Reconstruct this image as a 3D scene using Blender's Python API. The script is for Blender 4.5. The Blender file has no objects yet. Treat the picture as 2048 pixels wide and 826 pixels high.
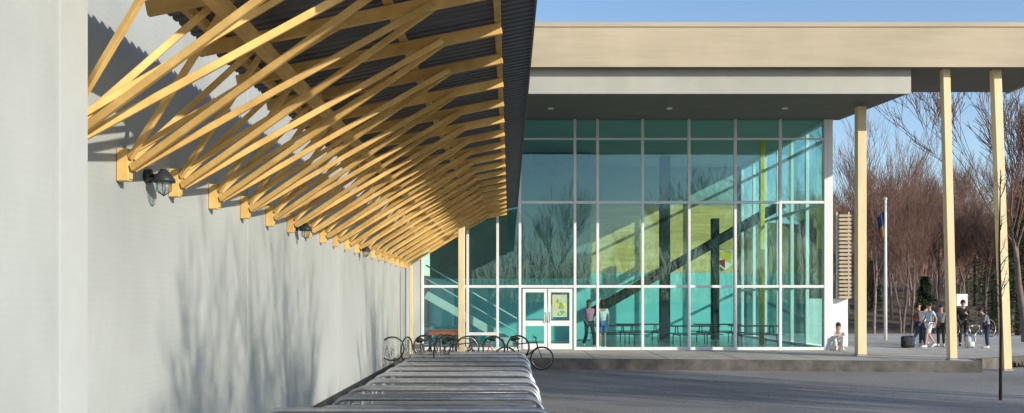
import bpy, bmesh, math, random
from mathutils import Vector, Matrix
random.seed(7)
scene=bpy.context.scene
COL=scene.collection
# ------------------------------------------------------------------ materials
def new_mat(name):
    m=bpy.data.materials.new(name); m.use_nodes=True
    nt=m.node_tree
    for n in list(nt.nodes): nt.nodes.remove(n)
    out=nt.nodes.new('ShaderNodeOutputMaterial')
    return m,nt,out
def coords(nt):
    tc=nt.nodes.new('ShaderNodeTexCoord'); oi=nt.nodes.new('ShaderNodeObjectInfo')
    mu=nt.nodes.new('ShaderNodeMath'); mu.operation='MULTIPLY'; mu.inputs[1].default_value=37.0
    nt.links.new(oi.outputs['Random'],mu.inputs[0])
    va=nt.nodes.new('ShaderNodeVectorMath'); va.operation='ADD'
    nt.links.new(tc.outputs['Object'],va.inputs[0]); nt.links.new(mu.outputs[0],va.inputs[1])
    return va.outputs[0],oi
def mat(name,c,rough=0.7,var=0.18,scale=3.0,bump=0.15,bscale=None,metal=0.0,c2=None,stretch=(1,1,1),spec=0.4,objvar=0.1,wave=None,coarse=None):
    m,nt,out=new_mat(name); L=nt.links
    b=nt.nodes.new('ShaderNodeBsdfPrincipled'); L.new(b.outputs[0],out.inputs[0])
    b.inputs['Roughness'].default_value=rough; b.inputs['Metallic'].default_value=metal
    b.inputs['Specular IOR Level'].default_value=spec
    co,oi=coords(nt)
    mp=nt.nodes.new('ShaderNodeMapping'); mp.inputs['Scale'].default_value=stretch; L.new(co,mp.inputs[0])
    n=nt.nodes.new('ShaderNodeTexNoise'); n.inputs['Scale'].default_value=scale; n.inputs['Detail'].default_value=6; n.inputs['Roughness'].default_value=0.65
    L.new(mp.outputs[0],n.inputs['Vector'])
    r=nt.nodes.new('ShaderNodeValToRGB'); L.new(n.outputs['Fac'],r.inputs[0])
    c2=c2 or tuple(x*(1-var*1.6) for x in c)
    r.color_ramp.elements[0].position=0.3; r.color_ramp.elements[1].position=0.7
    r.color_ramp.elements[0].color=(*c2,1); r.color_ramp.elements[1].color=(*[min(1,x*(1+var*0.5)) for x in c],1)
    col=r.outputs[0]
    if coarse:
        n3=nt.nodes.new('ShaderNodeTexNoise'); n3.inputs['Scale'].default_value=coarse[0]; n3.inputs['Detail'].default_value=4
        L.new(co,n3.inputs['Vector'])
        mr=nt.nodes.new('ShaderNodeMapRange'); mr.inputs[1].default_value=0.3; mr.inputs[2].default_value=0.7
        mr.inputs[3].default_value=1-coarse[1]; mr.inputs[4].default_value=1+coarse[1]*0.5
        L.new(n3.outputs['Fac'],mr.inputs[0])
        vm=nt.nodes.new('ShaderNodeVectorMath'); vm.operation='SCALE'; L.new(col,vm.inputs[0]); L.new(mr.outputs[0],vm.inputs['Scale']); col=vm.outputs[0]
    if objvar:
        mr=nt.nodes.new('ShaderNodeMapRange'); mr.inputs[3].default_value=1-objvar; mr.inputs[4].default_value=1+objvar
        L.new(oi.outputs['Random'],mr.inputs[0])
        vm=nt.nodes.new('ShaderNodeVectorMath'); vm.operation='SCALE'; L.new(col,vm.inputs[0]); L.new(mr.outputs[0],vm.inputs['Scale']); col=vm.outputs[0]
    L.new(col,b.inputs['Base Color'])
    h=None
    if bump:
        n2=nt.nodes.new('ShaderNodeTexNoise'); n2.inputs['Scale'].default_value=bscale or scale*8; n2.inputs['Detail'].default_value=5
        L.new(mp.outputs[0],n2.inputs['Vector'])
        bp=nt.nodes.new('ShaderNodeBump'); bp.inputs['Strength'].default_value=bump; bp.inputs['Distance'].default_value=0.02
        L.new(n2.outputs['Fac'],bp.inputs['Height']); L.new(bp.outputs[0],b.inputs['Normal']); h=bp
    if wave:
        axis,ws,st=wave
        tc=nt.nodes.new('ShaderNodeTexCoord')
        w=nt.nodes.new('ShaderNodeTexWave'); w.bands_direction=axis; w.inputs['Scale'].default_value=ws
        L.new(tc.outputs['Object'],w.inputs['Vector'])
        b2=nt.nodes.new('ShaderNodeBump'); b2.inputs['Strength'].default_value=st; b2.inputs['Distance'].default_value=0.01
        L.new(w.outputs['Fac'],b2.inputs['Height'])
        if h: L.new(h.outputs[0],b2.inputs['Normal'])
        L.new(b2.outputs[0],b.inputs['Normal'])
    return m
M={}
M['wall']=mat('grey_cladding',(0.43,0.455,0.445),0.75,0.06,1.2,0.06,60,coarse=(0.5,0.12),stretch=(1,1,0.4),objvar=0.0,wave=('Z',6.0,0.05))
M['walltrim']=mat('grey_trim',(0.48,0.505,0.495),0.6,0.05,2,0.04,objvar=0.0)
M['timber']=mat('golden_yellow_timber',(0.80,0.53,0.185),0.55,0.15,2.5,0.10,30,c2=(0.56,0.33,0.10),objvar=0.15)
M['column']=mat('cream_timber_column',(0.80,0.65,0.38),0.6,0.10,2.0,0.1,20,stretch=(2,2,0.3),objvar=0.05)
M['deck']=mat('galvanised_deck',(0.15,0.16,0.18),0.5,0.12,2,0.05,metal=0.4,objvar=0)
M['galv']=mat('galvanised_pipe',(0.44,0.455,0.48),0.36,0.16,9,0.05,metal=0.5,objvar=0.12,spec=0.6)
M['fascia']=mat('tan_fascia',(0.50,0.41,0.285),0.7,0.08,1.5,0.06,40,stretch=(0.3,1,3),objvar=0.0,coarse=(0.4,0.12),wave=('Z',3.0,0.05))
M['band']=mat('pale_grey_band',(0.44,0.43,0.37),0.6,0.06,1.5,0.04,objvar=0,coarse=(0.4,0.10))
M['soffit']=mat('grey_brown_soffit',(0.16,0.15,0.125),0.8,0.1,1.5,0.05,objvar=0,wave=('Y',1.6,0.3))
M['frame']=mat('silver_window_frame',(0.76,0.78,0.78),0.45,0.05,4,0.02,objvar=0.04)
M['door']=mat('off_white_door_paint',(0.80,0.81,0.81),0.45,0.06,4,0.03,objvar=0.02)
M['teal']=mat('turquoise_paint',(0.26,0.70,0.72),0.7,0.08,1.0,0.03,objvar=0)
M['woodpanel']=mat('honey_wood_panel',(0.78,0.54,0.20),0.6,0.2,1.5,0.05,stretch=(0.4,1,4),objvar=0.05,wave=('Z',1.2,0.4))
M['inwhite']=mat('interior_plaster',(0.34,0.46,0.46),0.8,0.05,1.0,0.02,objvar=0)
M['indark']=mat('interior_grey_green',(0.18,0.28,0.26),0.7,0.2,1.0,0.02,objvar=0)
M['infloor']=mat('polished_interior_floor',(0.38,0.42,0.39),0.25,0.1,1.0,0.02,objvar=0)
M['darksteel']=mat('dark_painted_steel',(0.035,0.04,0.045),0.45,0.2,4,0.04,objvar=0.1)
M['darkmatt']=mat('dark_green_matt_paint_and_shade',(0.03,0.05,0.05),0.9,0.2,4,0.04,objvar=0.1,spec=0.1)  # paint of the interior columns; on the stair shape it stands for shade
M['black']=mat('black_rubber',(0.02,0.02,0.02),0.7,0.2,9,0.1)
M['asphalt']=mat('worn_asphalt',(0.26,0.255,0.255),0.9,0.25,14,0.5,90,coarse=(0.25,0.3),objvar=0)
M['conc']=mat('broom_concrete',(0.46,0.435,0.40),0.85,0.15,4,0.25,60,coarse=(0.4,0.25),objvar=0)
M['kerb']=mat('weathered_kerb_concrete',(0.17,0.155,0.14),0.9,0.3,3,0.3,40,coarse=(0.8,0.35),objvar=0)
M['joint']=mat('joint_sealant',(0.08,0.08,0.08),0.9,0.2,4,0.1)
M['soil']=mat('brown_soil',(0.085,0.055,0.04),0.95,0.4,5,0.8,20,c2=(0.03,0.025,0.015),objvar=0)
M['litter']=mat('leaf_litter_ground',(0.17,0.105,0.075),0.95,0.4,0.9,0.8,10,c2=(0.05,0.055,0.03),coarse=(0.08,0.4),objvar=0)
M['grass']=mat('rough_grass',(0.06,0.10,0.03),0.95,0.4,4,0.8,30,c2=(0.05,0.05,0.02),objvar=0)
M['bark']=mat('grey_brown_bark',(0.24,0.17,0.14),0.9,0.3,5,0.5,30,objvar=0.35)
M['twig']=mat('reddish_brown_twigs',(0.26,0.15,0.115),0.9,0.3,2,0.0,objvar=0.35)
M['darkbark']=mat('dark_wet_bark',(0.06,0.05,0.04),0.9,0.3,5,0.4,objvar=0.1)
M['conifer']=mat('dark_conifer_needles',(0.05,0.085,0.03),0.9,0.4,3,0.3,objvar=0.2,c2=(0.015,0.03,0.012))
M['white']=mat('white_paint',(0.78,0.78,0.76),0.5,0.05,3,0.02)
M['red']=mat('red_paint',(0.45,0.04,0.03),0.4,0.1,5,0.02)
M['blue']=mat('blue_paint',(0.03,0.09,0.35),0.4,0.1,5,0.02)
M['yellow']=mat('yellow_paint',(0.75,0.55,0.06),0.5,0.1,5,0.02)
M['green']=mat('green_print',(0.12,0.4,0.12),0.5,0.1,5,0.02)
M['brownwood']=mat('red_brown_stained_wood',(0.25,0.10,0.06),0.6,0.25,4,0.2)
M['chrome']=mat('bicycle_metal',(0.5,0.5,0.5),0.3,0.1,9,0.02,metal=0.9)
M['skin']=mat('skin_tone',(0.50,0.30,0.22),0.55,0.06,8,0.03,objvar=0.1)
M['hair']=mat('dark_hair',(0.025,0.017,0.012),0.7,0.3,30,0.3)
def cloth(n,c): M[n]=mat(n,c,0.85,0.12,12,0.2,60,objvar=0.03)
cloth('pale_blue_cotton',(0.50,0.60,0.72)); cloth('white_cotton',(0.72,0.72,0.72)); cloth('pink_cotton',(0.60,0.22,0.34))
cloth('black_cotton',(0.025,0.025,0.03)); cloth('navy_denim',(0.04,0.055,0.11)); cloth('grey_cotton',(0.22,0.22,0.23)); cloth('blue_cotton',(0.06,0.16,0.42)); cloth('rust_cotton',(0.35,0.09,0.05))
def glass_mat(name,tint,base=0.10):
    m,nt,out=new_mat(name); L=nt.links
    tr=nt.nodes.new('ShaderNodeBsdfTransparent'); tr.inputs[0].default_value=(*tint,1)
    gl=nt.nodes.new('ShaderNodeBsdfGlossy'); gl.inputs['Roughness'].default_value=0.015; gl.inputs[0].default_value=(0.70,0.97,1.0,1)
    # Schlick reflectance from the two-sided facing angle
    lw=nt.nodes.new('ShaderNodeLayerWeight'); lw.inputs[0].default_value=0.5
    pw=nt.nodes.new('ShaderNodeMath'); pw.operation='POWER'; pw.inputs[1].default_value=5.0; L.new(lw.outputs['Facing'],pw.inputs[0])
    ma=nt.nodes.new('ShaderNodeMath'); ma.operation='MULTIPLY_ADD'; ma.inputs[1].default_value=0.85; ma.inputs[2].default_value=base; ma.use_clamp=True
    L.new(pw.outputs[0],ma.inputs[0])
    co,oi=coords(nt)
    n=nt.nodes.new('ShaderNodeTexNoise'); n.inputs['Scale'].default_value=0.9; n.inputs['Detail'].default_value=1; L.new(co,n.inputs['Vector'])
    bp=nt.nodes.new('ShaderNodeBump'); bp.inputs['Strength'].default_value=0.12; bp.inputs['Distance'].default_value=0.02; L.new(n.outputs['Fac'],bp.inputs['Height'])
    L.new(bp.outputs[0],gl.inputs['Normal'])
    mx=nt.nodes.new('ShaderNodeMixShader'); L.new(ma.outputs[0],mx.inputs[0]); L.new(tr.outputs[0],mx.inputs[1]); L.new(gl.outputs[0],mx.inputs[2])
    L.new(mx.outputs[0],out.inputs[0]); return m
M['glass']=glass_mat('teal_tinted_glass',(0.64,0.88,0.84),0.12)
M['lampglass']=glass_mat('clear_lamp_glass',(0.85,0.88,0.9),0.15)
# ------------------------------------------------------------------ object helpers
def setp(o,par):
    if par is not None:
        o.parent=par; o.matrix_parent_inverse=Matrix.Translation(-Vector(par.location))
def finish(name,verts,faces,m,par=None,smooth=False,origin=None,mats=None,fm=None):
    xs=[v[0] for v in verts]; ys=[v[1] for v in verts]; zs=[v[2] for v in verts]
    if origin is None: origin=((min(xs)+max(xs))/2,(min(ys)+max(ys))/2,min(zs))
    o0=Vector(origin)
    me=bpy.data.meshes.new(name); me.from_pydata([tuple(Vector(v)-o0) for v in verts],[],faces)
    for mm in (mats or [m]): me.materials.append(mm)
    if fm:
        for p,i in zip(me.polygons,fm): p.material_index=i
    if smooth:
        for p in me.polygons: p.use_smooth=True
    me.update()
    o=bpy.data.objects.new(name,me); o.location=o0; COL.objects.link(o); setp(o,par); return o
def empty(name,loc,label=None,cat=None,par=None,group=None):
    o=bpy.data.objects.new(name,None); o.location=loc; o.empty_display_size=0.2; COL.objects.link(o); setp(o,par)
    if label: o['label']=label
    if cat: o['category']=cat
    if group: o['group']=group
    return o
def tag(o,label,cat,group=None,kind=None):
    o['label']=label; o['category']=cat
    if group: o['group']=group
    if kind: o['kind']=kind
    return o
class G:
    """geometry accumulator"""
    def __init__(s): s.v=[]; s.f=[]; s.fm=[]
    def add(s,v,f,mi=0):
        b=len(s.v); s.v+= [tuple(x) for x in v]; s.f+=[tuple(i+b for i in q) for q in f]; s.fm+=[mi]*len(f)
    def box(s,x0,x1,y0,y1,z0,z1,bev=0.0,mi=0):
        bm=bmesh.new(); bmesh.ops.create_cube(bm,size=1)
        for v in bm.verts: v.co=Vector(((x0+x1)/2+v.co.x*(x1-x0),(y0+y1)/2+v.co.y*(y1-y0),(z0+z1)/2+v.co.z*(z1-z0)))
        if bev>0: bmesh.ops.bevel(bm,geom=bm.edges[:],offset=bev,segments=1,affect='EDGES')
        s.frombm(bm,mi)
    def frombm(s,bm,mi=0):
        bm.verts.ensure_lookup_table(); bm.verts.index_update()
        s.add([v.co[:] for v in bm.verts],[[v.index for v in f.verts] for f in bm.faces],mi); bm.free()
    def beam(s,p0,p1,w,h,bev=0.004,up=(0,0,1),mi=0):
        p0=Vector(p0);p1=Vector(p1);d=(p1-p0);L=d.length;d.normalize()
        a=d.cross(Vector(up)); 
        if a.length<1e-4: a=Vector((1,0,0))
        a.normalize(); u=a.cross(d)
        bm=bmesh.new(); bmesh.ops.create_cube(bm,size=1)
        for v in bm.verts: v.co=Vector((v.co.x*w,v.co.y*L,v.co.z*h))
        if bev>0: bmesh.ops.bevel(bm,geom=bm.edges[:],offset=bev,segments=1,affect='EDGES')
        c=(p0+p1)/2
        for v in bm.verts: v.co=c+a*v.co.x+d*v.co.y+u*v.co.z
        s.frombm(bm,mi)
    def tube(s,pts,r,n=8,mi=0,cap=True):
        pts=[Vector(p) for p in pts]; rs=r if isinstance(r,(list,tuple)) else [r]*len(pts)
        prev=None; V=[];F=[]
        for i,p in enumerate(pts):
            d=(pts[min(i+1,len(pts)-1)]-pts[max(i-1,0)]); d.normalize()
            if prev is None:
                a=d.cross(Vector((0,0,1))); 
                if a.length<1e-3: a=d.cross(Vector((1,0,0)))
            else:
                a=prev-d*prev.dot(d)
            a.normalize(); prev=a; b=d.cross(a)
            for k in range(n):
                t=2*math.pi*k/n; V.append(p+(a*math.cos(t)+b*math.sin(t))*rs[i])
        for i in range(len(pts)-1):
            for k in range(n):
                F.append((i*n+k,i*n+(k+1)%n,(i+1)*n+(k+1)%n,(i+1)*n+k))
        if cap: F.append(tuple(range(n-1,-1,-1))); F.append(tuple((len(pts)-1)*n+k for k in range(n)))
        s.add(V,F,mi)
    def ball(s,c,rx,ry,rz,mi=0,seg=12,rings=8,zmin=None):
        bm=bmesh.new(); bmesh.ops.create_uvsphere(bm,u_segments=seg,v_segments=rings,radius=1)
        for v in bm.verts: v.co=Vector((c[0]+v.co.x*rx,c[1]+v.co.y*ry,c[2]+v.co.z*rz))
        s.frombm(bm,mi)
    def torus(s,c,R,r,axis='Y',n=32,k=8,mi=0):
        V=[];F=[]
        for i in range(n):
            t=2*math.pi*i/n
            for j in range(k):
                u=2*math.pi*j/k; q=R+r*math.cos(u); a,b,h=q*math.cos(t),q*math.sin(t),r*math.sin(u)
                if axis=='Y': V.append((c[0]+a,c[1]+h,c[2]+b))
                elif axis=='X': V.append((c[0]+h,c[1]+a,c[2]+b))
                else: V.append((c[0]+a,c[1]+b,c[2]+h))
        for i in range(n):
            for j in range(k):
                F.append((i*k+j,((i+1)%n)*k+j,((i+1)%n)*k+(j+1)%k,i*k+(j+1)%k))
        s.add(V,F,mi)
    def obj(s,name,m,par=None,smooth=False,origin=None,mats=None):
        return finish(name,s.v,s.f,m,par,smooth,origin,mats,s.fm if mats else None)
def boxo(name,x0,x1,y0,y1,z0,z1,m,par=None,bev=0.0):
    g=G(); g.box(x0,x1,y0,y1,z0,z1,bev); return g.obj(name,m,par)
def copy_thing(root,loc=None,rotz=None,scale=None,**attrs):
    def cp(o,par):
        n=o.copy(); COL.objects.link(n)
        if par is not None: n.parent=par
        for c in o.children: cp(c,n)
        return n
    n=cp(root,None)
    if loc is not None: n.location=loc
    if rotz is not None: n.rotation_euler=(0,0,rotz)
    if scale is not None: n.scale=(scale,)*3 if not isinstance(scale,tuple) else scale
    for k,v in attrs.items(): n[k]=v
    return n
# ------------------------------------------------------------------ camera
F=1823.0; CH=1.7
cam=bpy.data.cameras.new('camera'); co=bpy.data.objects.new('camera',cam); COL.objects.link(co)
co.location=(0,0,CH); co.rotation_euler=(math.radians(90),0,0)
cam.sensor_width=36; cam.lens=F/2048*36; cam.shift_x=6/2048; cam.shift_y=187/2048; cam.clip_end=3000
scene.camera=co
def PX(x,Y): return (x-1018)/F*Y
def PZ(y,Y): return CH+(600-y)/F*Y
# ------------------------------------------------------------------ light
SY=0.8; SZ=0.48
sd=Vector((1,-SY,SZ)).normalized()
elev=math.asin(sd.z); az=math.atan2(sd.x,sd.y)
w=bpy.data.worlds.new('World'); scene.world=w; w.use_nodes=True; nt=w.node_tree
bg=nt.nodes['Background']; sky=nt.nodes.new('ShaderNodeTexSky'); sky.sky_type='NISHITA'; sky.sun_disc=False
sky.sun_elevation=elev; sky.sun_rotation=az; sky.air_density=1.0; sky.dust_density=0.4; sky.ozone_density=1.6
tn=nt.nodes.new('ShaderNodeVectorMath'); tn.operation='MULTIPLY'; tn.inputs[1].default_value=(1.22,1.28,1.36)
nt.links.new(sky.outputs[0],tn.inputs[0]); nt.links.new(tn.outputs[0],bg.inputs[0]); bg.inputs[1].default_value=0.145
sun=bpy.data.lights.new('sun','SUN'); sun.energy=5.0; sun.angle=math.radians(0.5); sun.color=(1.0,0.92,0.78)
so=bpy.data.objects.new('sun',sun); COL.objects.link(so); so.location=(30,-20,30)
so.rotation_euler=(-sd).to_track_quat('-Z','Y').to_euler()
scene.view_settings.view_transform='Standard'; scene.view_settings.look='None'; scene.view_settings.exposure=0
# ------------------------------------------------------------------ ground
GZ=-0.3
def struct(o,label,cat='ground'): o['kind']='structure'; o['label']=label; o['category']=cat; return o
g=G(); g.add([(-600,-600,GZ),(600,-600,GZ),(600,900,GZ),(-600,900,GZ)],[(0,1,2,3)])
struct(g.obj('asphalt_ground',M['asphalt']),'dark worn asphalt yard in front of the school')
P=[(-3.36,26.7),(0.9,26.6),(12.9,25.2),(13.2,26.2),(22,32.0),(34,38),(34,46),(-3.36,46)]
g=G(); n=len(P)
g.add([(x,y,0) for x,y in P],[tuple(range(n))])
struct(g.obj('concrete_plaza',M['conc']),'pale concrete plaza along the glass front','pavement')
g=G()
for i in range(0,3+1):
    a=Vector((*P[i],0)); b=Vector((*P[i+1],0)); 
    d=(b-a).normalized(); nrm=Vector((d.y,-d.x,0))
    q=[a,b,b+nrm*0.16,a+nrm*0.16]
    g.add([(p.x,p.y,GZ-0.05) for p in q]+[(p.x,p.y,0.006) for p in q],[(4,5,6,7),(0,1,5,4),(1,2,6,5),(2,3,7,6),(3,0,4,7)])
struct(g.obj('plaza_kerb',M['kerb']),'weathered concrete kerb edging the plaza','kerb')
g=G()
for x in (2.5,4.6,6.7,8.8,10.9):
    yf=26.6-(x-0.9)*1.4/12+0.05
    g.box(x-0.008,x+0.008,yf,30.9,0.0,0.004)
g.box(0.9,13,28.6,28.616,0.0,0.0045)
struct(g.obj('pavement_joints',M['joint']),'thin dark joints across the concrete plaza','pavement')
V=[];Fc=[];nx,ny=60,26
for j in range(ny+1):
    for i in range(nx+1):
        x=-60+i*5; y=50+j*8
        t=max(0,(y-56))
        z=GZ-0.02+ (0.11*t)*(0.4+0.6*min(1,max(0,(x+10)/50))) + (math.sin(x*0.11)+math.sin(y*0.09+x*0.05))*min(1,t/20)*0.9
        if j==0: z=GZ-0.3
        V.append((x,y,z))
for j in range(ny):
    for i in range(nx):
        a=j*(nx+1)+i; Fc.append((a,a+1,a+nx+2,a+nx+1))
struct(finish('wooded_hillside',V,Fc,M['litter'],smooth=True,origin=(0,50,0)),'brown leaf covered hillside behind the school','hill')
g=G(); 
g.add([(13.7,26.9,GZ+.02),(17.5,27.5,GZ+.02),(26,33.0,GZ+.02),(24,33.4,GZ+.02)],[(0,1,2,3)])
for i in range(700):
    u=random.random(); v=random.random()
    p=Vector((13.9,27.0,0)).lerp(Vector((24.5,33.2,0)),u)+Vector((2.2*(1-u),0,0))*v
    h=random.uniform(0.05,0.28); r=0.05
    a=random.random()*6.28
    g.add([(p.x-r*math.cos(a),p.y-r*math.sin(a),GZ),(p.x+r*math.cos(a),p.y+r*math.sin(a),GZ),(p.x+random.uniform(-.1,.1),p.y,GZ+h)],[(0,1,2)])
o=g.obj('low_ground_cover',M['soil']); tag(o,'low brown winter planting beside the plaza','plants',kind='stuff')
g=G(); 
g.add([(-2.7,8.2,GZ+.004),(-1.0,8.2,GZ+.004),(-1.0,15.5,GZ+.004),(-2.7,15.5,GZ+.004)],[(0,1,2,3)])
for i in range(2500):
    x=random.uniform(-2.7,-1.0);y=random.uniform(8.2,15.5);h=random.uniform(.03,.1);a=random.random()*3.14
    g.add([(x-.006*math.cos(a),y-.006*math.sin(a),GZ),(x+.006*math.cos(a),y+.006*math.sin(a),GZ),(x+random.uniform(-.03,.03),y+random.uniform(-.03,.03),GZ+h)],[(0,1,2)])
o=g.obj('grass_strip',M['grass']); tag(o,'scruffy green grass growing under the cycle racks','grass',kind='stuff')
# ------------------------------------------------------------------ side building (grey wall)
WX=-3.37
sb=empty('gymnasium_building',(-9,18,GZ),'long plain grey clad wall with tree shadows','building')
boxo('wall',-16,WX,6.35,31.0,GZ-0.05,8.2,M['wall'],sb)
boxo('projecting_wall',-16,-2.95,-12,6.345,GZ-0.05,8.4,M['wall'],sb)
boxo('corner_trim',-2.95,-2.935,5.98,6.35,GZ-0.05,8.4,M['walltrim'],sb)
for y in (11.75,17.9,24.0):
    boxo('panel_joint',WX,WX+0.006,y-0.012,y+0.012,GZ,8.2,M['walltrim'],sb)
for y in (4.6,1.0):
    boxo('panel_joint',-2.95,-2.944,y-0.01,y+0.01,GZ,8.4,M['walltrim'],sb)
boxo('base_flashing',WX,WX+0.03,6.36,30.9,GZ,-0.12,M['darksteel'],sb)
# ------------------------------------------------------------------ timber canopy
can=empty('bicycle_shelter_canopy',(-3.3,18,2.7),'long timber strutted canopy with ribbed metal roof over cycle racks','canopy')
RZ=lambda X: 4.5+0.2*(X+0.1)
def truss(yb):
    yr=yb+0.6
    g=G(); g.beam((-2.88,yr,RZ(-2.88)+0.07),(-0.08,yr,RZ(-0.08)+0.07),0.055,0.12,0.005)
    t=g.obj('truss',M['timber'],can)
    g=G(); g.box(WX+0.002,WX+0.11,yb-0.04,yb+0.04,2.72,3.0,0.008)
    g.obj('bracket',M['timber'],t)
    g=G(); g.box(WX+0.111,WX+0.119,yb-0.03,yb+0.03,2.74,2.96,0.002)
    g.obj('steel_plate',M['timber'],t)
    for sgn in (1,-1):
        dy=0.6*sgn
        b=(WX+0.13,yb+0.032*sgn,2.83)
        g=G(); g.beam(b,(-0.70,yb+dy-0.055*sgn,RZ(-0.7)+0.05),0.038,0.060); g.obj('outer_strut',M['timber'],t)
        b=(WX+0.12,yb+0.032*sgn,2.92)
        g=G(); g.beam(b,(-2.22,yb+dy-0.055*sgn,RZ(-2.2)+0.05),0.038,0.055); g.obj('inner_strut',M['timber'],t)
    g=G()
    g.beam((WX+0.12,yb,2.97),(-1.50,yb+0.545,RZ(-1.5)+0.04),0.036,0.05); g.obj('middle_strut',M['timber'],t)
    return t
for n_ in range(-1,19):
    truss(7.85+1.2*n_)
def yb(X,w,h,name,dz):
    g=G(); g.beam((X,6.0,RZ(X)+dz),(X,30.2,RZ(X)+dz),w,h,0.006); g.obj(name,M['timber'],can)
yb(-2.25,0.10,0.13,'inner_purlin',-0.07); yb(-1.13,0.07,0.09,'middle_purlin',0.185); yb(-0.12,0.07,0.10,'outer_purlin',0.185)
yb(-2.72,0.07,0.09,'ledger_purlin',0.185)
V=[];Fc=[];y=5.6;prof=[]
while y<30.35:
    prof+= [(y,0),(y+0.07,0),(y+0.09,0.04),(y+0.13,0.04)]; y+=0.15
for (yy,dz) in prof:
    for X in (-2.95,0.27):
        V.append((X,yy,RZ(X)+0.24+dz))
for i in range(len(prof)-1): Fc.append((2*i,2*i+1,2*i+3,2*i+2))
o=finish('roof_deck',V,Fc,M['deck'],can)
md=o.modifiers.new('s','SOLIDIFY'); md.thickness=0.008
g=G(); X=0.275; g.box(X,X+0.012,5.6,30.35,RZ(X)+0.18,RZ(X)+0.31); g.obj('edge_flashing',M['deck'],can)
def post(x,y,z0,z1,wd,m,label,par=None,dx=0,cat='column',name='timber_column'):
    r=empty(name,(x,y,z0),label,cat)
    g=G(); g.beam((x,y,z0+0.05),(x+dx,y,z1),wd,wd,0.012,up=(0,1,0)); g.obj('shaft',m,r)
    g=G(); g.box(x-wd*.6,x+wd*.6,y-wd*.6,y+wd*.6,z0,z0+0.05,0.006); g.obj('base_plate',M['galv'],r)
    return r
post(PX(923,28.2),28.2,0,RZ(-1.47)+0.0,0.2,M['column'],'square cream timber post carrying the end of the canopy')
post(PX(822,28.0),28.0,0,2.75,0.10,M['column'],'thin cream timber post against the grey wall')
post(PX(1721,27.7),27.7,0,7.56,0.27,M['column'],'tall square cream timber column standing on the plaza')
post(PX(1904,25.75),25.75,0.006,8.22,0.21,M['column'],'tall slim cream column at the plaza corner',dx=-0.2)
post(PX(2012,25.8),25.8,GZ,8.22,0.23,M['column'],'tall slim cream column standing on the asphalt',dx=-0.3)
def wall_lamp(y):
    z=2.80
    r=empty('wall_lamp',(WX,y,z),'dark bulkhead lamp with clear glass jar on grey wall','lamp',group='lamps along the grey wall')
    g=G(); g.tube([(WX+0.003,y,z+0.05),(WX+0.05,y,z+0.05)],0.065,16); g.tube([(WX+0.05,y,z+0.05),(WX+0.17,y,z+0.05)],0.016,8); g.obj('mounting_arm',M['darksteel'],r,True)
    g=G(); g.tube([(WX+0.17,y,z+0.11),(WX+0.17,y,z+0.07),(WX+0.17,y,z+0.02),(WX+0.17,y,z-0.01)],[0.03,0.06,0.10,0.105],16); g.obj('lamp_shade',M['darksteel'],r,True)
    g=G(); g.tube([(WX+0.17,y,z-0.012),(WX+0.17,y,z-0.07),(WX+0.17,y,z-0.12)],[0.062,0.06,0.035],14); g.obj('glass_jar',M['lampglass'],r,True)
    g=G()
    for k in range(6):
        a=k*math.pi/3; g.tube([(WX+0.17+0.072*math.cos(a),y+0.072*math.sin(a),z-0.01),(WX+0.17+0.07*math.cos(a),y+0.07*math.sin(a),z-0.09),(WX+0.17,y,z-0.135)],0.004,5)
    g.obj('wire_guard',M['darksteel'],r,True)
for y in (8.45,14.35,20.4): wall_lamp(y)
# ------------------------------------------------------------------ main building
FY=31.0
mb=empty('school_building',(4,31,0),'glass fronted school hall with deep tan flat roof','building')
XS=[-2.94,-1.41,-0.39,0.37,2.24,3.01,4.54,6.12,7.69,9.22,10.75]
ZS=[0.10,2.16,5.02,7.18,7.86]
mw=0.045
for i,x in enumerate(XS):
    boxo('mullion',x-mw,x+mw,FY-0.06,FY+0.08,0.0,7.84,M['frame'],mb,0.006)
for j,z in enumerate([0.05,2.16,5.02,7.18]):
    for i in range(len(XS)-1):
        if j==0 and i==3: continue
        hh=mw if z>1 else 0.05
        if z>7: hh=0.025
        boxo('transom',XS[i]+mw+0.001,XS[i+1]-mw-0.001,FY-0.05,FY+0.07,z-hh,z+hh,M['frame'],mb,0.005)
for i in range(len(XS)-1):
    for j in range(4):
        if i==3 and j==0: continue
        a=XS[i]+mw;b=XS[i+1]-mw; z0=ZS[j]+(mw if j else 0.0); z1=ZS[j+1]-(mw if j<3 else 0.0)
        g=G(); g.add([(a,FY,z0),(b,FY,z0),(b,FY,z1),(a,FY,z1)],[(0,1,2,3)]); g.obj('window',M['glass'],mb)
boxo('transom',XS[1]+mw+.001,XS[2]-mw-.001,FY-0.05,FY+0.07,0.50,0.60,M['frame'],mb,0.005)
for (a,b,hs) in ((0.46,1.29,1),(1.32,2.15,-1)):
    d=empty('door',((a+b)/2,FY,0.01),par=mb)
    g=G(); st=0.10
    g.box(a,a+st,FY-0.04,FY+0.01,0.02,2.08,0.004); g.box(b-st,b,FY-0.04,FY+0.01,0.02,2.08,0.004)
    for z0,z1 in ((0.02,0.22),(0.82,1.0),(1.96,2.08)): g.box(a+st,b-st,FY-0.038,FY+0.008,z0,z1)
    g.obj('door_leaf',M['door'],d)
    g=G()
    for z0,z1 in ((.22,.82),(1.0,1.96)): g.add([(a+st,FY-.015,z0),(b-st,FY-.015,z0),(b-st,FY-.015,z1),(a+st,FY-.015,z1)],[(0,1,2,3)])
    g.obj('door_glass',M['glass'],d)
    hx=b-0.05 if hs>0 else a+0.05
    g=G(); g.tube([(hx,FY-0.041,0.95),(hx,FY-0.10,0.97),(hx,FY-0.10,1.25),(hx,FY-0.041,1.27)],0.012,8); g.obj('handle',M['darksteel'],d,True)
pr=empty('door_poster',(1.73,FY-0.03,1.1),'pale poster with yellow and green shapes taped to door glass','poster')
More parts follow.
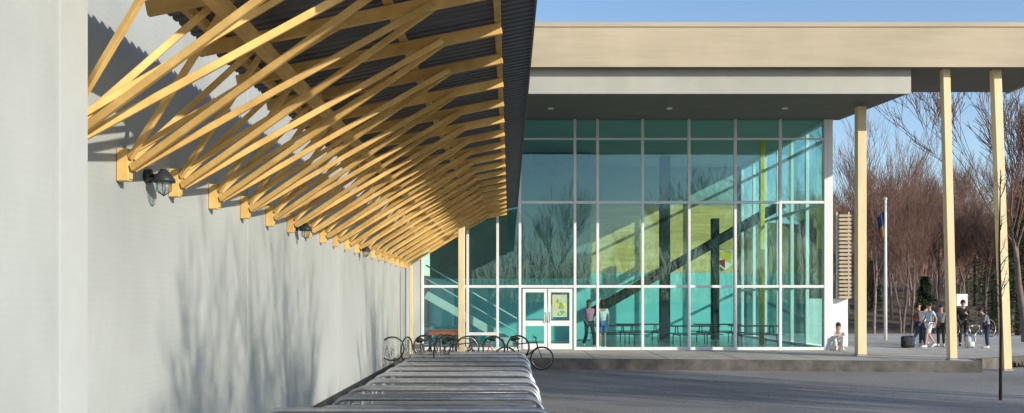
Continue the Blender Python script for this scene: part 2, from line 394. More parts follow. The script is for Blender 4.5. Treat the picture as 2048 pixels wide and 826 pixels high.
M['paper']=mat('pale_yellow_green_paper',(0.50,0.58,0.40),0.7,0.1,3,0.02)
boxo('paper',1.47,1.97,FY-0.034,FY-0.028,1.12,1.88,M['paper'],pr)
g=G()
random.seed(3)
def blob(cx,cz,r,mi,k):
    pts=[(cx+r*(0.7+0.5*random.random())*math.cos(t*math.pi/5),FY-0.036-k*0.0008,cz+r*(0.7+0.5*random.random())*math.sin(t*math.pi/5)) for t in range(10)]
    g.add(pts,[tuple(range(10))],mi)
for k in range(20): blob(random.uniform(1.54,1.90),random.uniform(1.20,1.80),random.uniform(.03,.07),random.choice([0,1,1,0,2]),k)
g.obj('print',None,pr,mats=[M['green'],M['yellow'],M['teal']])
random.seed(11)
boxo('jamb_wall',WX+0.002,-2.986,FY-0.03,FY+0.2,0,7.84,M['walltrim'],mb)
boxo('corner_pier',10.80,11.0,FY-0.05,FY+0.30,0,7.84,M['frame'],mb,0.01)
ys=[31.4,33.2,35.0,36.8,38.6,40.4,42.4]
for i,y in enumerate(ys): boxo('mullion',10.79,10.92,y-0.05,y+0.05,0,7.76,M['frame'],mb,0.006)
boxo('head_rail',10.783,10.925,31.31,42.5,7.765,8.19,M['frame'],mb)
for i in range(len(ys)-1):
    for j in range(4):
        X=10.85; a,b,z0,z1=ys[i]+0.05,ys[i+1]-0.05,ZS[j]+0.05,min(ZS[j+1]-0.05,7.764)
        g=G(); g.add([(X,a,z0),(X,b,z0),(X,b,z1),(X,a,z1)],[(0,1,2,3)]); g.obj('window',M['glass'],mb)
    for z in (0.05,2.16,5.02,7.18): boxo('transom',10.80,10.91,ys[i]+0.051,ys[i+1]-0.051,z-0.045,z+0.045,M['frame'],mb)
def poly_prism(name,pts,z0,z1,m,par,zf0=None):
    n=len(pts); 
    v=[(x,y,z0 if zf0 is None else zf0(y)) for x,y in pts]+[(x,y,z1) for x,y in pts]
    f=[tuple(range(n-1,-1,-1)),tuple(range(n,2*n))]+[(i,(i+1)%n,n+(i+1)%n,n+i) for i in range(n)]
    return finish(name,v,f,m,par)
RF=25.3
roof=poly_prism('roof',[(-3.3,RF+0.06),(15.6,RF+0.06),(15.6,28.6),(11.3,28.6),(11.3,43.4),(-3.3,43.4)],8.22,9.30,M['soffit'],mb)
boxo('roof_fascia',-3.32,15.66,RF,RF+0.055,8.17,9.36,M['fascia'],roof)
boxo('roof_fascia',15.605,15.66,RF+0.06,28.66,8.17,9.36,M['fascia'],roof)
boxo('drip_edge',-3.34,15.69,RF-0.03,RF-0.003,9.28,9.40,M['fascia'],roof)
boxo('roof_band',-3.3,11.3,25.62,25.70,7.50,8.215,M['band'],roof)
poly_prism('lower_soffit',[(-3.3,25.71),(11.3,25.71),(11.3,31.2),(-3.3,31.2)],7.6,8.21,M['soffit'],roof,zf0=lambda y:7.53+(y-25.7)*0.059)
for x in (1.3,5.0,8.6):
    g=G(); g.tube([(x,28.4,7.75),(x,28.4,7.65)],0.09,16); g.obj('soffit_light',M['frame'],roof,True)
# interior
boxo('interior_floor',-3.3,10.78,FY+0.1,42.5,0.0,0.012,M['infloor'],mb)
boxo('ceiling',-3.3,10.78,31.21,42.5,7.87,8.2,M['inwhite'],mb)
boxo('back_wall',3.4,10.9,42.5,42.7,2.98,6.1,M['woodpanel'],mb)
boxo('back_wall',3.4,10.9,42.51,42.7,0.0,2.978,M['teal'],mb)
boxo('back_wall',3.4,10.9,42.51,42.7,6.102,8.2,M['inwhite'],mb)
boxo('inner_wall',-3.3,3.4,38.0,38.2,2.6,8.2,M['indark'],mb)
boxo('inner_wall',-3.3,3.4,38.01,38.2,0.0,2.598,M['teal'],mb)
boxo('inner_wall',3.2,3.4,38.2,42.5,0,8.2,M['indark'],mb)
st=empty('shadow_band_stair',(6,38,0),par=mb)  # added dark stair shape stands in for the diagonal roof shadow on the wall
a=Vector((PX(1290,37.5),37.5,PZ(565,37.5))); b=Vector((PX(1565,37.5),37.5,PZ(408,37.5)))
sl=(b.z-a.z)/(b.x-a.x)
for yy in (37.3,38.3):
    g=G(); g.beam((a.x-2.2,yy,a.z-2.2*sl),(b.x,yy,b.z),0.08,0.34); g.obj('shadow_band_beam',M['darkmatt'],st)  # sloping shadow band modelled as solid dark beams
g=G(); 
for k in range(22):
    t=k/22; x=a.x-2.1+(b.x-a.x+2.1)*t; z=a.z-2.1*sl+(b.z-a.z+2.1*sl)*t
    g.box(x,x+0.3,37.35,38.25,z-.05,z)
g.obj('shadow_band_steps',M['darkmatt'],st)
for x,wd in ((1335,0.42),(1437,0.32),(1170,0.4)):
    X=PX(x,38.5); boxo('interior_column',X-wd/2,X+wd/2,39.0,39.0+wd,0.013,7.86 if x!=1437 else 5.2,M['darkmatt'],mb,0.02)
X=PX(1525,35); boxo('interior_column',X-0.09,X+0.09,35,35.18,0.013,7.86,M['yellow'],mb,0.02)
g=G()
g.tube([(-3.1,34,3.0),(0.3,34,1.0)],0.03,8); g.tube([(-3.1,34,2.5),(0.3,34,0.5)],0.02,8); g.beam((-3.1,34,1.9),(0.3,34,0.0),0.06,0.3)
g.obj('ramp_railing',M['frame'],mb)
bn=empty('wall_banner',(PX(1450,42.3),42.3,PZ(540,42.3)),'white and yellow shield shaped banner on wood wall','banner')
X0,X1=PX(1436,42.3),PX(1466,42.3); Z0,Z1=PZ(540,42.3),PZ(500,42.3)
g=G(); xm=(X0+X1)/2
g.add([(X0,42.4,Z1),(X1,42.4,Z1),(X1,42.4,Z0+0.25),(xm,42.4,Z0),(X0,42.4,Z0+0.25)],[(0,4,3,2,1)]); g.obj('cloth',M['white'],bn)
g=G(); g.add([(X0+.05,42.39,Z1-.05),(X1-.05,42.39,Z1-.05),(X1-.05,42.39,Z0+0.28),(X0+.05,42.39,Z1-0.3)],[(0,3,2,1)],0)
g.add([(X0+.05,42.388,Z0+.3),(xm,42.388,Z0+.1),(xm,42.388,Z0+.5),(X0+.05,42.388,Z0+.45)],[(0,1,2,3)],1); g.obj('print',None,bn,mats=[M['yellow'],M['red']])
def ctable(x,y,grp='tables inside the hall'):
    r=empty('cafeteria_table',(x,y,0.013),'long dark table with attached benches inside the hall','table',group=grp)
    g=G(); g.box(x-0.9,x+0.9,y-0.38,y+0.38,0.71,0.75,0.01); g.obj('table_top',M['darksteel'],r)
    for s in (-1,1):
        g=G(); g.box(x-0.9,x+0.9,y+s*0.72-0.14,y+s*0.72+0.14,0.42,0.45,0.008); g.obj('bench_seat',M['darksteel'],r)
    for s in (-0.65,0.65):
        g=G(); g.tube([(x+s,y-0.75,0.013),(x+s,y-0.72,0.42)],0.02); g.tube([(x+s,y+0.75,0.013),(x+s,y+0.72,0.42)],0.02)
        g.tube([(x+s,y-0.72,0.40),(x+s,y+0.72,0.40)],0.02); g.tube([(x+s,y-0.3,0.40),(x+s,y-0.2,0.72)],0.02); g.tube([(x+s,y+0.3,0.40),(x+s,y+0.2,0.72)],0.02)
        g.obj('leg',M['darksteel'],r,True)
    return r
for x,y in ((4.0,34.5),(6.9,34.0),(9.2,34.2),(8.3,36.4),(5.2,36.5)): ctable(x,y)
lv=empty('louvred_screen',(PX(1686,33),33,1.75),'stacked tan horizontal louvres beside the glass corner','screen')
xa,xb=PX(1676,33),PX(1700,33)
for k in range(22):
    z=1.80+k*0.14
    g=G(); g.beam((xa,33,z),(xb,33,z),0.26,0.085,0.004); g.obj('slat',M['fascia'],lv)
for x in (xa,xb):
    boxo('upright',x-0.015,x+0.015,33.1,33.16,1.75,4.9,M['frame'],lv)
boxo('panel',10.93,xb+0.0,33.2,33.3,0.0,1.75,M['door'],mb,0.01)
# ------------------------------------------------------------------ flagpole, sign
Y=38.7; X=PX(1771,Y)
fp=empty('flagpole',(X,Y,0),'thin white flagpole with drooping flag at half height','flagpole')
g=G(); g.tube([(X,Y,0),(X,Y,3),(X,Y,PZ(400,Y))],[0.07,0.06,0.045],10); g.ball((X,Y,PZ(400,Y)+0.05),.08,.08,.08); g.obj('pole',M['white'],fp,True)
V=[];Fc=[];fmi=[]
for i in range(9):
    for j in range(9):
        u=i/8;v=j/8
        V.append((X-0.06-u*0.30*(1-0.4*v),Y+0.08*math.sin(u*9+v*2),PZ(418,Y)-0.1-v*1.0-u*0.30))
for i in range(8):
    for j in range(8):
        a=i*9+j; Fc.append((a,a+1,a+10,a+9)); fmi.append(1 if j<4 else (0 if i<5 else 2))
M['flagy']=mat('faded_yellow_cloth',(0.40,0.27,0.08),0.8,0.1,5,0.1); M['flagb']=mat('faded_blue_cloth',(0.03,0.05,0.16),0.8,0.1,5,0.1); M['flagr']=mat('faded_red_cloth',(0.25,0.05,0.04),0.8,0.1,5,0.1)
finish('flag',V,Fc,None,fp,True,mats=[M['flagy'],M['flagb'],M['flagr']],fm=fmi)
Y=42; X=PX(1923,Y)
sg=empty('notice_sign',(X,Y,0),'small blank white rectangular sign on a thin post','sign')
g=G(); g.tube([(X,Y,0),(X,Y,PZ(590,Y))],0.03,8); g.obj('post',M['galv'],sg,True)
boxo('sign_board',X-0.26,X+0.26,Y-0.05,Y-0.032,PZ(612,Y),PZ(588,Y),M['white'],sg,0.01)
# ------------------------------------------------------------------ cycle racks
RT=0.55; XL,XR=-2.62,0.50
def rack_proto():
    r=empty('cycle_rack',(0,0,GZ),'galvanised tubular hoop cycle rack on asphalt','bike rack',group='row of cycle racks under the canopy')
    R=0.24; pts=[(XR+0.05,0,GZ)]
    for k in range(8):
        t=k/7*math.pi/2; pts.append((XR-R+R*math.cos(t),0,RT-R+R*math.sin(t)))
    for k in range(8):
        t=math.pi/2+k/7*math.pi/2; pts.append((XL+R+R*math.cos(t),0,RT-R+R*math.sin(t)))
    pts.append((XL-0.05,0,GZ))
    g=G(); g.tube(pts,0.032,12); g.obj('hoop',M['galv'],r,True)
    g=G(); g.tube([(XL+0.02,0.0,RT-0.48),(XR-0.02,0.0,RT-0.48)],0.014,8); g.obj('lower_rail',M['galv'],r,True)
    for xx in (XL-0.05,XR+0.05):
        g=G(); g.box(xx-0.06,xx+0.06,-0.05,0.05,GZ,GZ+0.012,0.003); g.obj('foot_plate',M['galv'],r)
    return r
pr0=rack_proto(); pr0.location=(0,9.5,GZ)
y=9.5
for k in range(1,30):
    y+= 0.36 if k%2==0 else 1.05
    if y>25.4: break
    c=copy_thing(pr0,loc=(random.uniform(-.025,.025),y,GZ),rotz=random.uniform(-.008,.008))
# ------------------------------------------------------------------ bicycles
def bicycle(framemat):
    r=empty('bicycle',(0,0,0),'bicycle','bicycle')
    for wx in (-0.52,0.52):
        wv=empty('wheel',(wx,0,0.34),par=r)
        g=G(); g.torus((wx,0,0.34),0.32,0.019); g.obj('tyre',M['black'],wv,True,origin=(wx,0,0.34))
        g=G(); g.torus((wx,0,0.34),0.297,0.009,k=6)
        for k in range(18):
            a=k*math.pi/9; g.tube([(wx,0.02*(-1)**k,0.34),(wx+0.297*math.cos(a),0,0.34+0.297*math.sin(a))],0.0018,3)
        g.tube([(wx,-0.04,0.34),(wx,0.04,0.34)],0.02,8); g.obj('rim',M['chrome'],wv,True,origin=(wx,0,0.34))
    bb=(-0.08,0,0.29); seat=(-0.22,0,0.78); hd=(0.36,0,0.80); hb=(0.40,0,0.66)
    g=G(); g.tube([bb,seat],0.016); g.tube([(-0.21,0,0.74),hd],0.016); g.tube([bb,hb],0.019); g.tube([hd,hb],0.02)
    for s in (-1,1):
        g.tube([bb,(-0.52,0.05*s,0.34)],0.009,6); g.tube([(-0.2,0.01*s,0.70),(-0.52,0.05*s,0.34)],0.008,6); g.tube([hb,(0.43,0.045*s,0.58),(0.52,0.05*s,0.34)],0.012,6)
    g.obj('frame',framemat,r,True)
    g=G(); g.tube([seat,(-0.245,0,0.88)],0.013,8); V=[]
    g.tube([(-0.38,0,0.90),(-0.30,0,0.905),(-0.18,0,0.90),(-0.10,0,0.895)],[0.06,0.075,0.035,0.015],8); g.obj('saddle',M['black'],r,True)
    g=G(); g.tube([hd,(0.34,0,0.90)],0.014,8); g.tube([(0.26,-0.30,0.95),(0.33,-0.20,0.94),(0.37,0,0.91),(0.33,0.20,0.94),(0.26,0.30,0.95)],0.013,8); g.obj('handlebar',M['darksteel'],r,True)
    g=G(); g.torus((-0.08,0.05,0.29),0.085,0.006,k=5,n=20); g.tube([(-0.08,0.06,0.29),(0.05,0.07,0.20)],0.01,6); g.tube([(-0.08,-0.06,0.29),(-0.21,-0.07,0.38)],0.01,6)
    g.box(0.01,0.09,0.07,0.16,0.185,0.21); g.box(-0.25,-0.17,-0.16,-0.07,0.37,0.395); g.obj('crank',M['darksteel'],r)
    return r
bk0=bicycle(M['blue'])
M['brownpaint']=mat('brown_bicycle_paint',(0.12,0.07,0.04),0.5,0.1,5,0.02)
bikes=[((0.42,26.05,GZ),0.0,'darksteel','dark bicycle with slim wheels standing past the racks'),
 ((-2.15,24.9,GZ),0.25,'brownpaint','brown bicycle parked among the racks'),
 ((-1.4,25.6,GZ),-0.3,'darksteel','black bicycle parked among the racks'),
 ((-0.75,25.9,GZ),2.9,'red','red bicycle parked at the end of the racks'),
 ((-2.45,25.7,GZ),1.2,'darksteel','black bicycle leaning near grey wall'),
 ((-1.7,24.3,GZ),1.4,'darksteel','black bicycle standing across the racks'),
 ((PX(1948,33),33,0),0.5,'chrome','silver bicycle parked on the plaza'),
 ((PX(1900,34.5),34.5,0),1.2,'red','red bicycle parked beside the students')]
for k,(l,rz,mm,lab) in enumerate(bikes):
    b=bk0 if k==0 else copy_thing(bk0)
    b.location=l; b.rotation_euler=(math.radians(random.uniform(-5,5)),0,rz); b['label']=lab; b['category']='bicycle'; b['group']='bicycles at the school'
    for c in b.children:
        if c.name.startswith('frame'):
            c.material_slots[0].link='OBJECT'; c.material_slots[0].material=M[mm]
def otable(x,y):
    r=empty('wooden_table',(x,y,0),'low red brown slatted table in front of the glass','table')
    g=G()
    for k in range(5): g.box(x-0.48,x+0.48,y-0.3+k*0.12,y-0.19+k*0.12,0.70,0.74,0.006)
    g.obj('table_top',M['brownwood'],r)
    g=G(); g.box(x-0.46,x+0.46,y-0.27,y-0.24,0.56,0.69,0.004); g.obj('apron',M['brownwood'],r)
    for s in (-0.42,0.42):
        g=G(); g.box(x+s-0.03,x+s+0.03,y-0.235,y-0.175,0,0.698); g.box(x+s-0.03,x+s+0.03,y+0.17,y+0.23,0,0.698); g.obj('leg',M['darksteel'],r)
otable(PX(886,29.8),29.8)
# ------------------------------------------------------------------ people
def skin(verts,edges,radii,sub=1,root=0):
    me=bpy.data.meshes.new('t'); me.from_pydata(verts,edges,[]); o=bpy.data.objects.new('t',me); COL.objects.link(o)
    m=o.modifiers.new('k','SKIN'); m.use_smooth_shade=True
    for i,r in enumerate(radii):
        rr=r if isinstance(r,tuple) else (r,r); me.skin_vertices[0].data[i].radius=rr
        me.skin_vertices[0].data[i].use_root=(i==root)
    s=o.modifiers.new('s','SUBSURF'); s.levels=sub; s.render_levels=sub
    bpy.context.view_layer.update(); dg=bpy.context.evaluated_depsgraph_get()
    ev=o.evaluated_get(dg); em=ev.to_mesh()
    V=[v.co.copy() for v in em.vertices]; Fs=[tuple(p.vertices) for p in em.polygons]
    ev.to_mesh_clear(); bpy.data.objects.remove(o); bpy.data.meshes.remove(me)
    return V,Fs
BASE=dict(pel=(0,0,.93),spine=(0,0,1.10),chest=(0,.01,1.30),neck=(0,.01,1.44),jaw=(0,.035,1.53),skull=(0,.02,1.62),
 hipL=(-.09,0,.90),kneeL=(-.10,.03,.50),ankL=(-.10,0,.09),toeL=(-.12,.15,.035),
 hipR=(.09,0,.90),kneeR=(.10,.03,.50),ankR=(.10,0,.09),toeR=(.12,.15,.035),
 shL=(-.17,0,1.38),elL=(-.23,-.02,1.12),wrL=(-.24,.06,.88),shR=(.17,0,1.38),elR=(.23,-.02,1.12),wrR=(.24,.06,.88))
def person(label,loc,rz,pose,top,bottom,scale=1.0,sleeve='short',shorts=False,hairlong=False,group=None):
    J=dict(BASE); J.update(pose); J={k:Vector(v) for k,v in J.items()}
    r=empty('person',(0,0,0),label,'person',group=group)
    names=['pel','spine','chest','neck','jaw','skull','crown','hipL','kneeL','ankL','toeL','hipR','kneeR','ankR','toeR','shL','elL','wrL','palmL','shR','elR','wrR','palmR']
    hd=(J['skull']-J['neck']).normalized()
    J['crown']=J['skull']+hd*0.075
    for s in 'LR': J['palm'+s]=J['wr'+s]+(J['wr'+s]-J['el'+s]).normalized()*0.085
    rad=dict(pel=(.13,.10),spine=(.115,.085),chest=(.145,.10),neck=.052,jaw=.062,skull=(.078,.092),crown=.055,hipL=.082,kneeL=.055,ankL=.036,toeL=.030,hipR=.082,kneeR=.055,ankR=.036,toeR=.030,shL=.052,elL=.038,wrL=.026,palmL=(.034,.018),shR=.052,elR=.038,wrR=.026,palmR=(.034,.018))
    E=[('pel','spine'),('spine','chest'),('chest','neck'),('neck','jaw'),('jaw','skull'),('skull','crown')]
    for s in 'LR': E+=[('pel','hip'+s),('hip'+s,'knee'+s),('knee'+s,'ank'+s),('ank'+s,'toe'+s),('chest','sh'+s),('sh'+s,'el'+s),('el'+s,'wr'+s),('wr'+s,'palm'+s)]
    ix={n:i for i,n in enumerate(names)}
    V,Fs=skin([J[n] for n in names],[(ix[a],ix[b]) for a,b in E],[rad[n] for n in names],1)
    g=G(); g.add(V,Fs,0)
    for s,sg in (('L',-1),('R',1)):
        d=(J['wr'+s]-J['el'+s]).normalized(); side=d.cross(Vector((sg,0,0)));
        if side.length<.1: side=Vector((0,1,0))
        side.normalize(); inn=Vector((-sg,0,0))
        for k,Ln in enumerate((.062,.072,.068,.05)):
            b=J['palm'+s]-d*0.01+side*(0.027-0.018*k); 
            g.tube([b,b+d*Ln*.5+inn*.004,b+d*Ln*.9+inn*.02],[.0085,.008,.006],6)
        b=J['wr'+s]+d*0.03+side*0.03; g.tube([b,b+d*.03+side*.02,b+d*.06+side*.024+inn*.01],[.011,.01,.007],6)
    fw=(Vector((0,1,0))-hd*hd.y).normalized(); sx=fw.cross(hd).normalized(); c=J['skull']
    nb=c+fw*0.088-hd*0.012; g.tube([nb+hd*.02,nb+fw*.018-hd*.012],[.007,.013],6)
    for s in (-1,1):
        e=c+sx*s*0.080-hd*0.012; g.ball(e,.012,.02,.03,0,8,6)
        e=c+fw*0.088+sx*s*0.030+hd*0.006; g.ball(e,.011,.008,.008,1,8,6)
    m_=c+fw*0.088-hd*0.055; g.tube([m_-sx*.02,m_+fw*.004,m_+sx*.02],.006,5,2)
    g.obj('body',None,r,True,origin=(0,0,0),mats=[M['skin'],M['black'],M['pink_cotton']])
    bm=bmesh.new(); bmesh.ops.create_uvsphere(bm,u_segments=16,v_segments=10,radius=1)
    for v in bm.verts:
        p=v.co.copy(); q=c+hd*0.022-fw*0.012+sx*p.x*0.094+fw*p.y*0.108+hd*p.z*0.112
        if p.z<0.1 and p.y>-0.1: q=c+ (q-c)*0.75
        if hairlong and p.z<-0.2 and p.y<0.2: q=q-hd*0.16*(-p.z)-fw*.01
        v.co=q+Vector([random.uniform(-.003,.003) for _ in range(3)])
    g=G(); g.frombm(bm); g.obj('hair',M['hair'],r,True,origin=(0,0,0))
    sn=['pel','spine','chest','nk','shL','mL','shR','mR']
    J['nk']=J['chest'].lerp(J['neck'],0.55)
    if sleeve=='short':
        J['mL']=J['shL'].lerp(J['elL'],.7); J['mR']=J['shR'].lerp(J['elR'],.7); mr=.052
        ed=[('pel','spine'),('spine','chest'),('chest','nk'),('chest','shL'),('shL','mL'),('chest','shR'),('shR','mR')]
    else:
        J['mL']=J['elL'];J['mR']=J['elR']; J['eL']=J['elL'].lerp(J['wrL'],.93); J['eR']=J['elR'].lerp(J['wrR'],.93); sn+=['eL','eR']; mr=.05
        ed=[('pel','spine'),('spine','chest'),('chest','nk'),('chest','shL'),('shL','mL'),('chest','shR'),('shR','mR'),('mL','eL'),('mR','eR')]
    rr=dict(pel=(.150,.122),spine=(.138,.108),chest=(.162,.120),nk=.075,shL=.068,shR=.068,mL=mr,mR=mr,eL=.04,eR=.04)
    ix={n:i for i,n in enumerate(sn)}
    V,Fs=skin([J[n] for n in sn],[(ix[a],ix[b]) for a,b in ed],[rr[n] for n in sn],1)
    g=G(); g.add(V,Fs); g.obj('shirt',M[top],r,True,origin=(0,0,0))
    ed=[]; rr=[(.145,.115)]; Vv=[J['pel']]
    for s in 'LR':
        b=len(Vv); kn=J['knee'+s]; an=J['knee'+s].lerp(J['ank'+s],.93)
        Vv.append(J['hip'+s]); rr.append(.098); ed.append((0,b))
        if shorts: Vv.append(J['hip'+s].lerp(kn,.9)); rr.append(.082); ed.append((b,b+1))
        else: Vv+= [kn,an]; rr+=[.07,.056]; ed+=[(b,b+1),(b+1,b+2)]
    V,Fs=skin(Vv,ed,rr,1); g=G(); g.add(V,Fs); g.obj('shorts' if shorts else 'trousers',M[bottom],r,True,origin=(0,0,0))
    for s in 'LR':
        a=J['ank'+s]; t=J['toe'+s]; d=(t-a); d.z=0; d.normalize()
        g=G()
        g.tube([a-d*.05+Vector((0,0,-.04)),a+d*.02+Vector((0,0,-.03)),t+d*.0+Vector((0,0,.005)),t+d*.06],[.042,.048,.042,.025],8); g.obj('shoe',M['white'] if top!='black_cotton' else M['black'],r,True,origin=(0,0,0))
    r.location=loc; r.rotation_euler=(0,0,rz); r.scale=(scale,)*3
    return r
walk=dict(kneeL=(-.09,.20,.53),ankL=(-.09,.25,.10),toeL=(-.10,.40,.06),kneeR=(.09,-.02,.50),ankR=(.09,-.27,.16),toeR=(.10,-.16,.04),elL=(-.22,-.12,1.13),wrL=(-.22,-.08,.90),elR=(.22,.06,1.13),wrR=(.21,.24,.96))
lean=dict(chest=(0,.10,1.27),neck=(0,.17,1.39),jaw=(0,.23,1.46),skull=(0,.25,1.55),shL=(-.17,.09,1.35),shR=(.17,.09,1.35),elL=(-.2,.15,1.1),wrL=(-.10,.33,1.08),elR=(.2,.15,1.1),wrR=(.10,.33,1.06))
sit=dict(pel=(0,0,.13),spine=(0,.02,.31),chest=(0,.06,.50),neck=(0,.09,.64),jaw=(0,.13,.72),skull=(0,.12,.81),hipL=(-.10,.02,.11),hipR=(.10,.02,.11),kneeL=(-.14,.38,.42),kneeR=(.14,.38,.42),ankL=(-.10,.52,.09),ankR=(.10,.52,.09),toeL=(-.11,.66,.04),toeR=(.11,.66,.04),shL=(-.17,.06,.58),shR=(.17,.06,.58),elL=(-.23,.22,.44),elR=(.23,.22,.44),wrL=(-.10,.42,.47),wrR=(.10,.42,.47))
phone=dict(elL=(-.23,.02,1.12),wrL=(-.10,.24,1.22),elR=(.24,-.02,1.12),wrR=(.22,.08,.9))
gp='students outside the school'
person('student in pale blue shirt walking with arms swinging',(PX(1860,32.3),32.3,0),math.radians(100),walk,'pale_blue_cotton','white_cotton',0.92,shorts=True,group=gp)
person('student in white top leaning forward over hands',(PX(1845,33.3),33.3,0),math.radians(-60),lean,'white_cotton','navy_denim',0.92,group=gp)
person('student in dark clothes standing beside others',(PX(1882,33.2),33.2,0),math.radians(150),{}, 'grey_cotton','black_cotton',0.88,'long',group=gp)
person('student in rust top walking across the plaza',(PX(1836,35),35,0),math.radians(-100),walk,'rust_cotton','navy_denim',0.92,'long',group=gp)
person('student in black jacket looking at one hand',(PX(1926,33.5),33.5,0),math.radians(160),phone,'black_cotton','black_cotton',0.98,'long',group=gp)
person('student in grey hooded top leaning over',(PX(1975,32.0),32.0,0),math.radians(70),lean,'grey_cotton','navy_denim',0.86,'long',group=gp)
person('student in white top sitting on ground by glass corner',(PX(1676,31.2),31.2,0),math.radians(165),sit,'white_cotton','white_cotton',1.0,'long',hairlong=True,group=gp)
person('student in pink top standing behind the glass',(PX(1178,31.5),31.5,0.013),math.radians(200),walk,'pink_cotton','black_cotton',0.98,hairlong=True,group='students inside the hall')
person('student in white top and blue shorts behind the glass',(PX(1205,31.6),31.6,0.013),math.radians(20),{},'white_cotton','blue_cotton',0.98,shorts=True,hairlong=True,group='students inside the hall')
def backpack(x,y,m,lab):
    r=empty('backpack',(x,y,0),lab,'bag')
    g=G(); g.box(x-.16,x+.16,y-.11,y+.11,0.0,0.42,0.05); g.obj('main_pocket',m,r,True)
    g=G(); g.box(x-.12,x+.12,y-.17,y-.112,0.04,0.24,0.025); g.obj('front_pocket',m,r,True)
    g=G(); g.tube([(x-.04,y,0.41),(x-.03,y,0.46),(x+.03,y,0.46),(x+.04,y,0.41)],.008,6); g.obj('strap',M['black'],r,True)
backpack(PX(1812,32.4),32.4,M['black_cotton'],'black backpack lying on the plaza')
backpack(PX(1820,32.7),32.7,M['navy_denim'],'navy backpack standing on the plaza')
backpack(PX(1941,32.3),32.3,M['white_cotton'],'pale backpack standing on the plaza')
# ------------------------------------------------------------------ bare trees
def gen_tree(seed,height,spread=0.5,depth=6,thick=0.16,dens=3,minr=0.006,first=0.30):
    rnd=random.Random(seed); T=G(); C=G()
    def br(p,d,r,L,lv):
        n=3 if lv<3 else 2
        pts=[p]; rs=[r]; q=p.copy(); dd=d.copy()
        for i in range(n):
            dd=(dd+Vector((rnd.uniform(-1,1),rnd.uniform(-1,1),rnd.uniform(-.3,.8)))*0.10).normalized()
            q=q+dd*(L/n); pts.append(q.copy()); rs.append(max(minr*0.7,r*(1-0.38*(i+1)/n)))
        (T if lv<=1 else C).tube(pts,rs,8 if lv==0 else (5 if lv<3 else 3),cap=False)
        if lv>=depth: return
        k=dens+(1 if lv in(1,2) else 0)
        for i in range(k):
            t=rnd.uniform(0.35,1.0) if i<k-1 else 1.0
            if lv==0: t=rnd.uniform(0.55,1.0)
            f=t*n; a=min(n-1,int(f)); b=pts[a].lerp(pts[a+1],f-a)
            ax=Vector((rnd.uniform(-1,1),rnd.uniform(-1,1),rnd.uniform(-.2,.4))).normalized()
            nd=(dd+ax*spread*rnd.uniform(0.7,1.5)+Vector((0,0,.15))).normalized()
            if i==k-1: nd=(dd+ax*0.15).normalized()
            br(b,nd,max(minr,rs[a+1]*(rnd.uniform(.75,.9) if i==k-1 else rnd.uniform(.35,.6))),L*rnd.uniform(.58,.85),lv+1)
    br(Vector((0,0,-0.2)),Vector((0,0,1)),thick,height*first,0)
    return T,C
def tree_proto(seed,**k):
    T,C=gen_tree(seed,**k)
    r=empty('bare_tree',(0,0,0),'tall leafless brown tree on the hillside','tree')
    T.obj('trunk',M['bark'],r,True,origin=(0,0,0)); C.obj('crown',M['twig'],r,True,origin=(0,0,0))
    return r
protos=[tree_proto(s,height=h,spread=sp,thick=t,minr=0.010) for s,h,sp,t in ((1,13,.42,.13),(2,15,.36,.15),(5,12,.5,.12),(9,14,.33,.11))]
random.seed(21)
spots=[]
for i in range(66):
    Y=random.uniform(50,95); x=random.uniform(1650,2110); X=PX(x,Y)
    spots.append((X,Y))
spots+=[(PX(2052,37),37)]
used=[False]*4
def hz(x,y):
    t=max(0,(y-56)); return GZ-0.02+(0.11*t)*(0.4+0.6*min(1,max(0,(x+10)/50))) if y>50 else GZ
for i,(X,Y) in enumerate(spots):
    p=protos[i%4]
    t=p if not used[i%4] else copy_thing(p)
    used[i%4]=True
    t.location=(X,Y,hz(X,Y)); t.rotation_euler=(0,0,random.uniform(0,6.28)); s=random.uniform(.5,0.95); t.scale=(s*.95,s*.95,s)
    if Y<40: t.scale=(1.25,1.25,1.25)
    t['label']='tall leafless brown tree on the hillside'; t['category']='tree'; t['group']='bare trees behind the school'
YT=[(12.5,-3.0,.9),(14,1.5,.8),(13,5.5,.75),(18,8,.9),(15.5,-1,1.0),(24,9,1.1),(19,-4,1.1),(27,3,1.2),(-2,-46,1.1),(6,-50,1.2),(13,-45,1.1),(20,-52,1.3),(28,-46,1.2),(36,-42,1.2),(-10,-50,1.2)]
for i,(X,Y,s) in enumerate(YT):
    t=copy_thing(protos[i%4]); t.location=(X,Y,GZ); t.rotation_euler=(0,0,i*1.7); t.scale=(s,s,s)
    t['label']='tall leafless tree beside the asphalt yard'; t['category']='tree'; t['group']='bare trees around the yard'
X,Y=PX(2001,18.2),18.2
r=empty('young_tree',(0,0,0),'slender dark leafless sapling growing from the asphalt edge','tree')
g2=G(); g2.tube([(0,0,-0.05),(0.01,0,1.5),(-0.02,0.01,3.0),(0.0,0,4.6)],[.035,.028,.02,.008],8)
g2.obj('trunk',M['darkbark'],r,True,origin=(0,0,0))
g3=G(); rnd=random.Random(4)
for k in range(16):
    z=rnd.uniform(1.5,4.4); a=rnd.uniform(0,6.28); L=rnd.uniform(.4,.9)*(1.2-z/6)
    p=Vector((0,0,z)); d=Vector((math.cos(a)*.5,math.sin(a)*.5,.8)); q=p+d*L
    g3.tube([p,p+d*L*.5+Vector((.02,0,0)),q],[.009,.006,.003],4)
    for j in range(3):
        b=p.lerp(q,rnd.uniform(.3,.9)); e=b+Vector((rnd.uniform(-1,1),rnd.uniform(-1,1),.8))*.22; g3.tube([b,e],[.004,.002],3)
g3.obj('crown',M['darkbark'],r,True,origin=(0,0,0)); r.location=(X,Y,GZ)
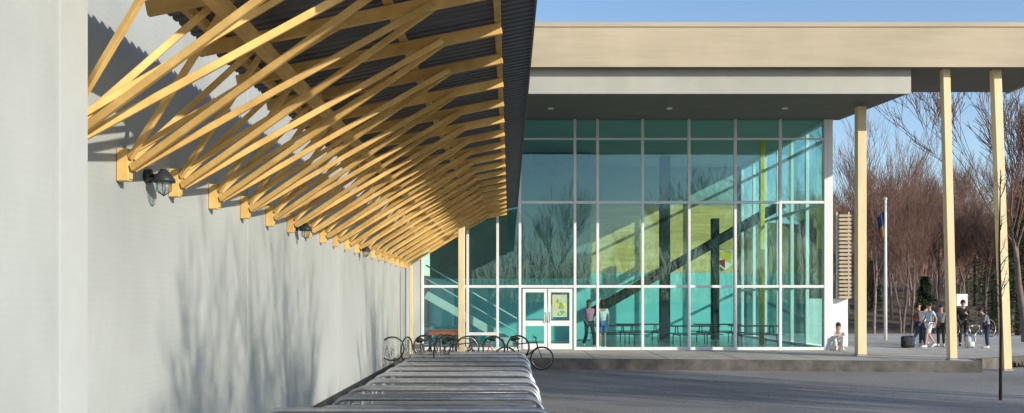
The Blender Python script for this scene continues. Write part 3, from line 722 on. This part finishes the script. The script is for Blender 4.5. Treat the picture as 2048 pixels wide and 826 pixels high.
def conifer(x,y,h,z):
    r=empty('conifer_tree',(0,0,0),'dark green conifer at the edge of the bare wood','tree',group='conifers in the wood')
    g=G(); g.tube([(0,0,0),(0,0,h)],[.14,.02],7); g.obj('trunk',M['darkbark'],r,True,origin=(0,0,0))
    g=G(); rnd=random.Random(int(x*10))
    for k in range(3600):
        t=rnd.random()**0.8; zz=0.3+t*(h-0.3); R=(1-t)*h*0.30+0.1; a=rnd.uniform(0,6.28); q=R*rnd.uniform(.25,1)
        q*=0.75+0.25*math.sin(zz*7+a*3)
        p=Vector((math.cos(a)*q,math.sin(a)*q,zz-q*0.3)); s=rnd.uniform(.08,.24)
        g.add([p,p+Vector((math.cos(a)*s,math.sin(a)*s,-s*.4)),p+Vector((rnd.uniform(-s,s),rnd.uniform(-s,s),rnd.uniform(-.03,.06)))],[(0,1,2)])
    g.obj('crown',M['conifer'],r,origin=(0,0,0)); r.location=(x,y,z)
conifer(PX(2036,44),44,6,GZ); conifer(PX(1985,60),60,6,hz(30,60)); conifer(PX(1745,66),66,4,hz(26,66)); conifer(PX(2050,52),52,9,GZ); conifer(PX(1850,58),58,3.5,GZ); conifer(PX(2010,54),54,5,GZ); conifer(PX(1950,70),70,7,hz(36,70))
def woodland(name,n,yr,xf,hr,seed,label,zf):
    rnd=random.Random(seed); g=G()
    for k in range(n):
        y=rnd.uniform(*yr); x=xf(rnd,y); z0=zf(x,y)
        h=rnd.uniform(*hr)*(0.75+.25*math.sin(x*.3)); a=rnd.uniform(-.25,.25); z=z0+rnd.uniform(0,1)*h; L=rnd.uniform(1,3)
        wd=rnd.uniform(.02,.06)
        g.add([(x-wd,y,z),(x+wd,y,z),(x+a*L,y,z+L)],[(0,1,2)])
    o=g.obj(name,M['twig']); tag(o,label,'woodland',kind='stuff')
woodland('far_woodland',13000,(85,150),lambda r,y:PX(r.uniform(1600,2200),y),(2,9),8,'distant mass of bare brown trees on the hill',hz)
woodland('woodland_edge',16000,(-95,-62),lambda r,y:r.uniform(-60,90),(3,15),18,'dense mass of bare brown trees across the yard',lambda x,y:GZ)
